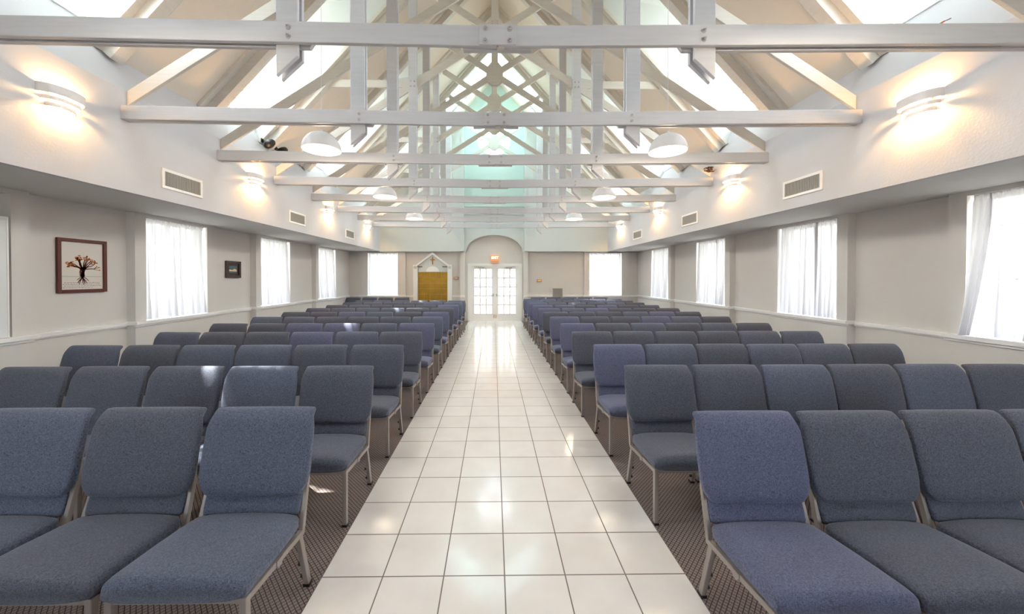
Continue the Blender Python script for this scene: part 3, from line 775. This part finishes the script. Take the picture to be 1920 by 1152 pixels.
# a row standing along the far wall
for k, x in enumerate((-4.93, -4.36, -3.79, -3.22)):
    place_chair(x, 13.05 + .02*(k % 2), 0, 'b', 'back wall left of shrine, %s from corner' % ORD[k], 'chairs along the back wall')
for k, x in enumerate((1.58, 2.14, 2.70, 3.26, 3.81)):
    place_chair(x, 13.03 + .02*(k % 2), 0, 'ab'[k % 2], 'back wall right of doors, %s from doors' % ORD[k], 'chairs along the back wall')

# ------------------------------------------------------------------ curtains
def curtain(name, plane, c, a0, a1, z0, z1, inward, panels, label, seed):
    rr = random.Random(seed)
    root = empty('sheer_curtain', (c, (a0+a1)/2, z0) if plane == 'x' else ((a0+a1)/2, c, z0), label=label, cat='curtain', group='sheer window curtains')
    o = root.location
    rod = MB()
    def P(u, d, z): return (c + inward*d - o.x, u - o.y, z - o.z) if plane == 'x' else (u - o.x, c + inward*d - o.y, z - o.z)
    rod.tube([P(a0-.0, .0, z1-.03), P(a1+.0, .0, z1-.03)], .008)
    rod.build('curtain_rod', M['trim'], root, smooth=40)
    for (t0, t1, b0, b1, out) in panels:
        m = MB(); nu, nv = 110, 46
        ph = [rr.uniform(0, 6.28) for _ in range(6)]
        nf = rr.uniform(9, 12)*(t1-t0)/1.17
        grid = []
        for j in range(nv+1):
            v = j/nv                                # 0 top .. 1 bottom
            rowv = []
            for i in range(nu+1):
                u = i/nu
                q = v**1.6
                bow = math.sin(PI*v)*0.03*(abs(b0-t0)+abs(b1-t1))
                a = (t0+(t1-t0)*u)*(1-q) + (b0+(b1-b0)*u)*q
                a = a + (bow if u > .5 else -bow)*abs(u-.5)
                amp = 0.016 + 0.022*v
                d = amp*math.sin(2*PI*nf*u + ph[0] + .8*math.sin(2.2*v+ph[1])) + .5*amp*math.sin(2*PI*nf*1.73*u+ph[2]+1.1*v) + out*q*math.sin(PI*(0.25+.5*u))
                z = z1 - v*(z1-z0)
                if v < .05:
                    d = (.012*math.sin(2*PI*nf*2.3*u+ph[3]) + .006*math.sin(2*PI*nf*5.1*u+ph[4]))*(1.3 if v < .02 else .7); z += .008*math.sin(2*PI*nf*3.7*u+ph[5])*(1-v/.05)
                z -= .012*math.sin(2*PI*nf*.31*u+ph[1])*v**3*0.5
                z = max(z, z0)
                rowv.append(m.bm.verts.new(P(a, d + .015, z)))
            grid.append(rowv)
        for j in range(nv):
            for i in range(nu): m.bm.faces.new((grid[j][i], grid[j][i+1], grid[j+1][i+1], grid[j+1][i]))
        m.build('curtain_panel', M['sheer'], root, smooth=180, recalc=False)
    return root
CL = {(-1,1): 'sheer white curtain in left window between the tree picture and the small picture',
      (-1,2): 'sheer white curtain in left window just beyond the small dark-framed picture',
      (-1,3): 'sheer white curtain in the farthest window of the left wall',
      (1,0): 'sheer white curtain at right photo edge with swept-out panel, nearest right window',
      (1,1): 'sheer white curtain in the second window from the camera on right wall',
      (1,2): 'sheer white curtain in the third window from the camera on right wall',
      (1,3): 'sheer white curtain in the farthest window of the right wall'}
for side in (-1, 1):
    for i, y in enumerate(WB):
        if (side, i) not in CL: continue
        a0, a1 = y+WO0, y+WO1
        if side < 0: panels = [(a0+.005, a1-.03, a0+.01, a1-.01, .04)]
        elif i == 0: panels = [(a1-.17, a1-.02, a1-.11, a1-.005, .17), (a0+.60, a1-.15, a0+.66, a1-.16, .03), (a0+.02, a0+.62, a0+.02, a0+.72, .05)]
        else: panels = [(a0+.02, a0+.42, a0+.05, a0+.36, .05), (a0+.38, a1-.02, a0+.36, a1-.03, .04)]
        curtain('c', 'x', CX + side*(XW - .055), a0, a1, 0.972, 2.52, -side, panels, CL[(side, i)], 7*i + side)
curtain('c', 'y', YF-.055, -4.56, -3.48, .972, 2.52, -1, [(-4.55, -3.5, -4.54, -3.5, .03)], 'sheer white curtain in back wall window left of the gold shrine', 41)
curtain('c', 'y', YF-.055, 3.52, 4.70, .972, 2.52, -1, [(3.54, 4.69, 3.56, 4.66, .03)], 'sheer white curtain in back wall window right of the doors', 43)

# ------------------------------------------------------------------ lamps
def lamp(name, parent, loc, power, col, rad=.03):
    l = bpy.data.lights.new(name, 'POINT'); l.energy = power; l.color = col; l.shadow_soft_size = rad
    o = bpy.data.objects.new(name, l); COL.objects.link(o); o.parent = parent; o.location = loc; return o

def make_sconce():
    r = empty('wall_sconce', (0,0,0))       # local +x points into the room, wall at x=0
    for nm, w, d, z0, z1, mt in (('shade_band', .185, .13, .10, .18, 'lamp_white'), ('glass_tier', .155, .105, .05, .085, 'lamp_white'), ('glass_tier', .118, .08, .0, .035, 'lamp_white')):
        m = MB(); t = .008
        m.lathe([(w, z0), (w, z1), (w-t, z1), (w-t, z0), (w, z0)], (0,0,0), n=28, a0=-PI/2, a1=PI/2, sx=d/w, sy=1)
        m.build(nm, M[mt], r, smooth=40)
    m = MB(); m.box(0, .012, -.09, .09, .03, .17); m.build('back_plate', M['lamp_white'], r)
    m = MB(); m.lathe([(.001, .15), (.014, .145), (.02, .12), (.02, .06), (.012, .045), (.001, .04)], (.045, 0, 0), n=16); m.build('bulb', M['bulb'], r, smooth=180)
    return r
sc0 = make_sconce()
SY = [3.50, 6.29, 9.10, 11.86]
k = 0
for side, nm in ((-1, 'left'), (1, 'right')):
    for i, y in enumerate(SY):
        o = sc0 if k == 0 else copy_tree(sc0); k += 1
        o.location = (CX + side*(XB-.002), y, 3.16); o.rotation_euler = (0, 0, 0 if side < 0 else PI)
        setp(o, ['white tiered half-round wall lamp on the %s bulkhead, nearest the camera', 'white tiered half-round wall lamp on the %s bulkhead, second from the camera',
                 'white tiered half-round wall lamp on the %s bulkhead, third from the camera', 'white tiered half-round wall lamp on the %s bulkhead, farthest from the camera'][i] % nm,
             'wall lamp', 'wall lamps on the bulkheads')
        lamp('bulb_light', o, (.055, 0, .135), 23, (1, .56, .21), .02)
        lamp('bulb_light', o, (.05, 0, .03), 16, (1, .56, .21), .02)

def make_pendant():
    r = empty('pendant_lamp', (0,0,0))      # origin at the rim
    m = MB(); rr = .235
    prof = [(max(.012, rr*math.sin(PI/2*q/14)), .232*math.cos(PI/2*q/14)) for q in range(15)] + [(max(.012, (rr-.005)*math.sin(PI/2*q/14)), .227*math.cos(PI/2*q/14)) for q in range(14, -1, -1)]
    m.lathe(prof, (0,0,0), n=48); m.build('lamp_shade', M['lamp_white'], r, smooth=60)
    m = MB(); m.lathe([(.001, .27), (.014, .265), (.018, .235), (.012, .230)], (0,0,0), n=16); m.build('cord_cap', M['lamp_white'], r, smooth=40)
    m = MB(); m.tube([(0,0,.265), (0,0,3.1)], .004, 6); m.build('cord', M['lamp_white'], r)
    m = MB(); m.lathe([(.001, .0), (.06, .005), (.10, .03), (.11, .07), (.08, .12), (.03, .15), (.001, .155)], (0,0,0), n=24); m.build('bulb', M['bulb'], r, smooth=180)
    return r
pe0 = make_pendant(); k = 0
PY = [1.98, 4.76, 7.52, 10.30]
PLAB = ['white dome pendant lamp cut off by the top edge on the %s', 'large white dome pendant lamp on the %s between second and third trusses',
        'white dome pendant lamp on the %s in front of the fifth truss', 'small-looking distant white dome pendant lamp on the %s before the seventh truss']
for side, nm in ((-1, 'left'), (1, 'right')):
    for i, y in enumerate(PY):
        o = pe0 if k == 0 else copy_tree(pe0); k += 1
        x = side*2.20 + (.06 if side > 0 else 0)
        o.location = (x, y, 3.235)
        setp(o, PLAB[i] % nm, 'pendant lamp', 'dome pendants under the roof')
        lamp('bulb_light', o, (0, 0, -.02), 16, (1, .82, .6), .10)

# ------------------------------------------------------------------ air vents on the bulkheads
def make_vent(W=.62, H=.245):
    r = empty('air_vent', (0,0,0))          # local +x into the room
    m = MB(); b = .035
    m.box(0, .016, -W/2, W/2, 0, b); m.box(0, .016, -W/2, W/2, H-b, H); m.box(0, .016, -W/2, -W/2+b, b, H-b); m.box(0, .016, W/2-b, W/2, b, H-b)
    m.build('vent_frame', M['trim'], r, bevel=.003)
    m = MB(); m.box(.0005, .003, -W/2+b, W/2-b, b, H-b); m.build('duct_opening', M['duct'], r)
    m = MB(); n = 26
    for q in range(n):
        y = -W/2+b + (W-2*b)*(q+.5)/n; m.box(.004, .014, y-.006, y+.005, b, H-b)
    m.build('louvre', M['grille'], r)
    return r
ve0 = make_vent(); k = 0
for side, nm in ((-1, 'left'), (1, 'right')):
    for i, y in enumerate((4.86, 7.66, 10.44)):
        o = ve0 if k == 0 else copy_tree(ve0); k += 1
        o.location = (CX + side*(XB-.001), y, 2.70); o.rotation_euler = (0, 0, 0 if side < 0 else PI)
        setp(o, ['slatted air vent on the %s bulkhead nearest the camera', 'slatted air vent in the middle of the %s bulkhead', 'slatted air vent on the %s bulkhead closest to the back wall'][i] % nm, 'air vent', 'air vents on the bulkheads')

# ------------------------------------------------------------------ pictures on the left wall
def picture(name, y0, y1, z0, z1, fw, depth, fm, label):
    W, H = y1-y0, z1-z0
    r = empty(name, (CX-XW+.002, y0, z0), label=label, cat='picture')
    m = MB()
    m.box(0, depth, 0, fw, 0, H); m.box(0, depth, W-fw, W, 0, H); m.box(0, depth, fw, W-fw, 0, fw); m.box(0, depth, fw, W-fw, H-fw, H)
    m.build('picture_frame', fm, r, bevel=.005)
    return r, W, H
r, W, H = picture('framed_picture', 4.50, 5.07, 1.41, 2.09, .042, .03, M['mahogany'], 'framed tree print in red-brown frame on the left wall')
m = MB(); m.box(0, .008, .042, W-.042, .042, H-.042); sheet = m.build('print_sheet', M['paper'], r)
rr = random.Random(5)
ink = MB(); lo = MB(); ly = MB()
cy = W*.50; gz = .27*H+.02
def limb(p, a, L, w, depth):
    """flat tapering stroke lying on the sheet"""
    n = 5; pts = []; x, z = p
    for q in range(n+1):
        pts.append((x, z, w*(1-.45*q/n))); a += rr.uniform(-.22, .22); x += math.sin(a)*L/n; z += math.cos(a)*L/n
    for q in range(n):
        (xa, za, wa), (xb, zb, wb) = pts[q], pts[q+1]
        dx, dz = xb-xa, zb-za; l = math.hypot(dx, dz) or 1; nx, nz = -dz/l, dx/l
        ink.prism([(.0085, xa-nx*wa, za-nz*wa), (.0085, xa+nx*wa, za+nz*wa), (.0085, xb+nx*wb, zb+nz*wb), (.0085, xb-nx*wb, zb-nz*wb)], (.0008, 0, 0))
    return pts[-1][0], pts[-1][1], a
def blob(mb, x, z, s):
    mb.prism([(.0096, x+s*math.cos(2*PI*q/7)*rr.uniform(.7,1.1), z+s*.8*math.sin(2*PI*q/7)*rr.uniform(.7,1.1)) for q in range(7)], (.0006, 0, 0))
limb((cy, gz), 0, .13, .022, 0); limb((cy-.008, gz), -.05, .10, .02, 0); limb((cy+.008, gz), .05, .10, .02, 0)
for k in range(15):
    a = -1.5 + 3.0*k/14
    x, z, aa = limb((cy, gz+.09), a*.88, rr.uniform(.10, .14), .008, 0)
    for q in range(3):
        x2, z2, a2 = limb((x, z), a*.95 + rr.uniform(-.8, .8), rr.uniform(.03, .065), .0035, 0)
        for _ in range(2): blob(lo if rr.random() < .6 else ly, x2+rr.uniform(-.016, .016), z2+rr.uniform(-.012, .014), rr.uniform(.008, .013))
for k in range(9):
    limb((cy+(k-4)*.006, gz+.01), PI + (-1.25+2.5*k/8), rr.uniform(.075, .12), .006, 0)
gr = MB()
gr.prism([(.0082, .05, gz-.005), (.0082, W-.05, gz-.005), (.0082, W-.05, gz+.006), (.0082, .05, gz+.01)], (.0003,0,0))
gr.build('ground_wash', M['grass_ink'], sheet)
for line in range(4):
    y = .065 + (.0 if line % 2 else .015); z = .125 - line*.021
    while y < W - (.09 if line != 3 else .18):
        L = rr.uniform(.008, .03)
        q = 0
        while q < L:
            ink.prism([(.0085, y+q, z), (.0085, y+q+.003, z+rr.uniform(.003,.008)), (.0085, y+q+.0045, z+.002), (.0085, y+q+.003, z-.001)], (.0005,0,0)); q += .005
        y += L + .009
ink.build('tree_drawing', M['tree_ink'], sheet); lo.build('leaf_marks', M['leaf_o'], sheet); ly.build('leaf_marks', M['leaf_y'], sheet)
r, W, H = picture('framed_picture', 7.30, 7.73, 1.595, 1.935, .055, .03, M['dark_frame'], 'small dark-framed landscape picture on the left wall between two windows')
m = MB(); m.box(0, .008, .055, W-.055, .055, H-.055); sheet = m.build('painted_panel', M['dark_frame'], r)
m = MB(); m.box(.008, .0095, .10, W-.10, .10, H-.10); sk = m.build('painting', M['teal_ink'], r)
m = MB(); m.prism([(.0096, .11, .135), (.0096, W-.11, .13), (.0096, W-.11, .165), (.0096, W*.6, .185), (.0096, W*.45, .16), (.0096, .11, .17)], (.0006,0,0)); m.build('painted_hills', M['cream_ink'], sk)
# white board standing in the nearest left window bay
m = MB(); m.box(0, .02, 0, 1.02, 0, 1.26)
r = empty('white_board', (CX-XW+.10, 2.945, .966), label='blank white board standing on sill at the far left photo edge', cat='board')
m.build('board_panel', M['whiteboard'], r)
m = MB(); m.box(-.004, .026, 1.02, 1.035, 0, 1.26); m.box(-.004, .026, -.02, 0, 0, 1.26); m.box(-.004, .026, -.02, 1.035, 1.26, 1.28); m.build('board_frame', M['trim'], r)

# ------------------------------------------------------------------ shrine on the back wall
sx0, sx1 = -2.90, -1.50; yb = YF-.005; sc_ = (sx0+sx1)/2
r = empty('shrine', (sc_, yb, 0), label='white pedimented shrine with gold tiled panel on the back wall', cat='shrine')
def sb(mb, x0, x1, y0, y1, z0, z1): mb.box(x0-sc_, x1-sc_, y0, y1, z0, z1)
for x0, x1 in ((sx0, sx0+.16), (sx1-.16, sx1)):
    m = MB(); sb(m, x0, x1, -.22, 0, 0, 2.07)
    p = m.build('pillar', M['trim'], r, bevel=.004)
    m = MB()
    for q in range(4): sb(m, x0+.022+q*.032, x0+.038+q*.032, -.232, -.22, .15, 1.86)
    m.build('flute', M['trim'], p)
    m = MB(); cxp = (x0+x1)/2-sc_
    m.loft([[Vector((cxp+rad*math.cos(2*PI*q/20), yy, 1.97+rad*math.sin(2*PI*q/20))) for q in range(20)] for rad, yy in ((.058, -.22), (.058, -.24), (.04, -.245), (.03, -.235), (.012, -.245), (.001, -.247))], cap=False)
    m.build('rosette', M['pale'], p, smooth=40)
m = MB(); m.xz([(-.53, 1.81), (.53, 1.81), (.53, 2.07), (0, 2.44), (-.53, 2.07)], -.16, -.02); m.build('tympanum', M['pale'], r)
for s in (-1, 1):
    m = MB(); m.xz([(s*.58, 2.00), (s*.58, 2.07), (0, 2.52), (0, 2.43)], -.24, 0); m.build('pediment_moulding', M['trim'], r, bevel=.003)
    m = MB(); m.box(min(s*.36, s*.535), max(s*.36, s*.535), -.235, -.215, 1.98, 2.005); m.build('bracket', M['black'], r)
m = MB(); m.xz([(.24*math.cos(PI*q/20), 1.815+.20*math.sin(PI*q/20)) for q in range(21)], -.175, -.16); m.build('lunette', M['trim'], r)
m = MB()
nx, nz = 5, 7; x0, x1, z0, z1 = -.525, .525, .40, 1.80
for a in range(nx):
    for b in range(nz):
        m.box(x0+(x1-x0)*a/nx+.006, x0+(x1-x0)*(a+1)/nx-.006, -.15, -.138, z0+(z1-z0)*b/nz+.006, z0+(z1-z0)*(b+1)/nz-.006)
m.build('gold_panel', M['gold'], r, bevel=.002)
m = MB(); m.box(-.53, .53, -.139, -.02, 0, 1.81); m.build('panel_backing', plain('pale_gold', srgb(206, 176, 84), .5, metal=.4), r)
m = MB(); m.box(-.016, .016, -.178, -.16, 2.08, 2.34); m.box(-.085, .085, -.178, -.16, 2.235, 2.265); m.build('cross', M['brass'], r, bevel=.003)

# ------------------------------------------------------------------ signs and small things
def text_mesh(txt, size, depth, m):
    c = bpy.data.curves.new('t', 'FONT'); c.body = txt; c.size = size; c.extrude = depth; c.align_x = 'CENTER'; c.align_y = 'CENTER'; c.offset = .004
    o = bpy.data.objects.new('t', c); COL.objects.link(o)
    dg = bpy.context.evaluated_depsgraph_get(); me = bpy.data.meshes.new_from_object(o.evaluated_get(dg))
    bpy.data.objects.remove(o); me.materials.clear(); me.materials.append(m); return me
ez = 2.125
r = empty('exit_sign', (.06, YF-.04, ez), label='lit red EXIT sign above the white double doors', cat='sign')
m = MB(); m.box(-.15, .15, -.05, .03, .105, .30); m.build('sign_housing', M['exit_red'], r, bevel=.006)
m = MB(); m.box(-.15, .15, -.045, .03, .0, .10); m.build('sign_downlight', plain('amber_lens', srgb(236, 176, 140), .3), r, bevel=.006)
o = bpy.data.objects.new('sign_letters', text_mesh('EXIT', .125, .002, M['exit_white'])); COL.objects.link(o); o.parent = r; o.location = (0, -.053, .205); o.rotation_euler = (PI/2, 0, 0)
for x, z, lab in ((-1.37, 1.585, 'small red-rimmed wall box between the shrine and the doors'), (1.69, 1.49, 'small amber wall box right of the double doors')):
    r = empty('wall_box', (x, YF-.002, z), label=lab, cat='wall box', group='small boxes on the back wall')
    m = MB(); m.box(-.085, .085, -.045, 0, -.045, .045); m.build('box_body', plain('terracotta_box', srgb(196, 120, 84), .4), r, bevel=.005)
    m = MB(); m.box(-.065, .065, -.05, -.045, -.022, .028); m.build('box_lens', plain('pale_lens', srgb(240, 222, 200) if x < 0 else srgb(246, 214, 130), .3), r, bevel=.002)
r = empty('wall_grille', (2.36, YF-.03, .87), label='grey louvred grille panel on back wall behind the right block', cat='grille')
m = MB(); m.box(-.18, .18, -.04, 0, 0, .34); m.build('grille_body', M['louvre'], r, bevel=.004)
m = MB()
for q in range(9): m.prism([(-.16, -.042, .03+q*.034), (.16, -.042, .03+q*.034), (.16, -.056, .04+q*.034), (-.16, -.056, .04+q*.034)], (0, .0, .016))
m.build('louvre', M['louvre'], r)

def speaker(loc, rz, label):
    r = empty('speaker_pod', loc, rz, label=label, cat='speaker', group='black speaker pods')
    m = MB(); prof = [(.001, -.10), (.035, -.095), (.062, -.07), (.074, -.025), (.07, .03), (.05, .08), (.024, .10), (.001, .104)]
    m.lathe(prof, (0,0,0), n=24)
    bmesh.ops.rotate(m.bm, cent=(0,0,0), matrix=Matrix.Rotation(math.radians(62), 3, 'Y'), verts=m.bm.verts[:])
    m.build('speaker_body', M['black'], r, smooth=180)
    m = MB(); m.bar((-.06, 0, .03), (-.12, 0, .06), .025, .018); m.box(-.14, -.12, -.03, .03, .02, .09); m.build('mount', M['black'], r)
speaker((-4.04, 6.72, 4.02), 0, 'black egg-shaped speaker pod on the left slope above the third truss')
speaker((-4.08, 7.20, 4.05), 0, 'black speaker pod farther back, mostly hidden by the third truss')
# dry clump beside the right end of the fourth truss
r = empty('leaf_clump', (4.00, TR[3]-.09, 3.60), label='brown dried leaf clump beside right end of the fourth truss', cat='plant')
rr = random.Random(3); m = MB()
for q in range(60):
    a, b = rr.uniform(0, 6.28), rr.uniform(-.9, .9); c = Vector((.12*math.cos(a)*math.sqrt(1-b*b)*rr.random(), .07*math.sin(a)*rr.random(), .05*b))
    d = Vector((rr.uniform(-1,1), rr.uniform(-1,1), rr.uniform(-.5,.5))).normalized()*.03; e = d.cross(Vector((rr.uniform(-1,1), rr.uniform(-1,1), 1))).normalized()*.012
    m.prism([c-d, c-e, c+d, c+e], d.cross(e).normalized()*.003)
m.build('dry_leaves', M['nest'], r)
m = MB(); m.tube([(-.11, 0, -.03), (0, .01, -.045), (.06, .0, -.03)], .008); m.build('twig', M['nest'], r)
r = empty('dry_leaf', (3.31, TR[0]+.02, ZC_E-.005), label='single orange dry leaf lying on the nearest truss chord at right', cat='leaf')
m = MB(); m.prism([(-.03, 0, .0), (.0, -.01, .018), (.035, 0, .03), (.004, .012, .008)], (0, .003, .002)); m.build('leaf_blade', M['leaf_o'], r)
m = MB(); m.tube([(.03, 0, .027), (.06, 0, .042)], .003, 6); m.build('leaf_stem', M['black'], r)

# ------------------------------------------------------------------ daylight
w = bpy.data.worlds.new('World'); S.world = w; w.use_nodes = True
nt = w.node_tree; nt.nodes.clear()
out = nt.nodes.new('ShaderNodeOutputWorld'); bg = nt.nodes.new('ShaderNodeBackground')
tc = nt.nodes.new('ShaderNodeTexCoord'); sp = nt.nodes.new('ShaderNodeSeparateXYZ'); cr = nt.nodes.new('ShaderNodeValToRGB')
nt.links.new(tc.outputs['Generated'], sp.inputs[0])
mr = nt.nodes.new('ShaderNodeMapRange'); mr.inputs[1].default_value = -1; mr.inputs[2].default_value = 1
nt.links.new(sp.outputs[2], mr.inputs[0]); nt.links.new(mr.outputs[0], cr.inputs[0])
e = cr.color_ramp.elements
e[0].position = 0.0; e[0].color = (.42, .42, .40, 1)
e[1].position = 1.0; e[1].color = (.80, .91, 1.08, 1)
for p, c in ((.46, (.56, .56, .50, 1)), (.53, (.86, .92, 1.0, 1)), (.65, (.84, .92, 1.05, 1))):
    q = e.new(p); q.color = c
nt.links.new(cr.outputs[0], bg.inputs[0]); bg.inputs[1].default_value = 20.0
nt.links.new(bg.outputs[0], out.inputs[0])
sun = bpy.data.lights.new('sun', 'SUN'); sun.energy = 30.0; sun.angle = .01; sun.color = (1, .97, .9)
so = bpy.data.objects.new('sun', sun); COL.objects.link(so); so.location = (-20, 0, 30)
so.rotation_euler = Vector((1, -.39, -1.66)).to_track_quat('-Z', 'Y').to_euler()

# ------------------------------------------------------------------ camera
cam = bpy.data.cameras.new('camera'); co = bpy.data.objects.new('camera', cam); COL.objects.link(co)
cam.sensor_width = 36; cam.sensor_fit = 'HORIZONTAL'
FPX = 690.0; cam.lens = 36*FPX/1920
yaw, pit = .012, .010
co.location = (0, 0, 1.6); co.rotation_euler = (PI/2 - pit, 0, -yaw)
ppx, ppy = 925 + FPX*yaw, 521 + FPX*pit
cam.shift_x = (960-ppx)/1920; cam.shift_y = (ppy-576)/1920
cam.clip_start = .05
S.camera = co

S.view_settings.view_transform = 'Standard'; S.view_settings.look = 'None'
S.view_settings.exposure = 0.36; S.view_settings.gamma = 1.0; S.view_settings.use_curve_mapping = False
S.cycles.max_bounces = 10; S.cycles.diffuse_bounces = 6; S.cycles.transparent_max_bounces = 16
S.cycles.sample_clamp_indirect = 8.0
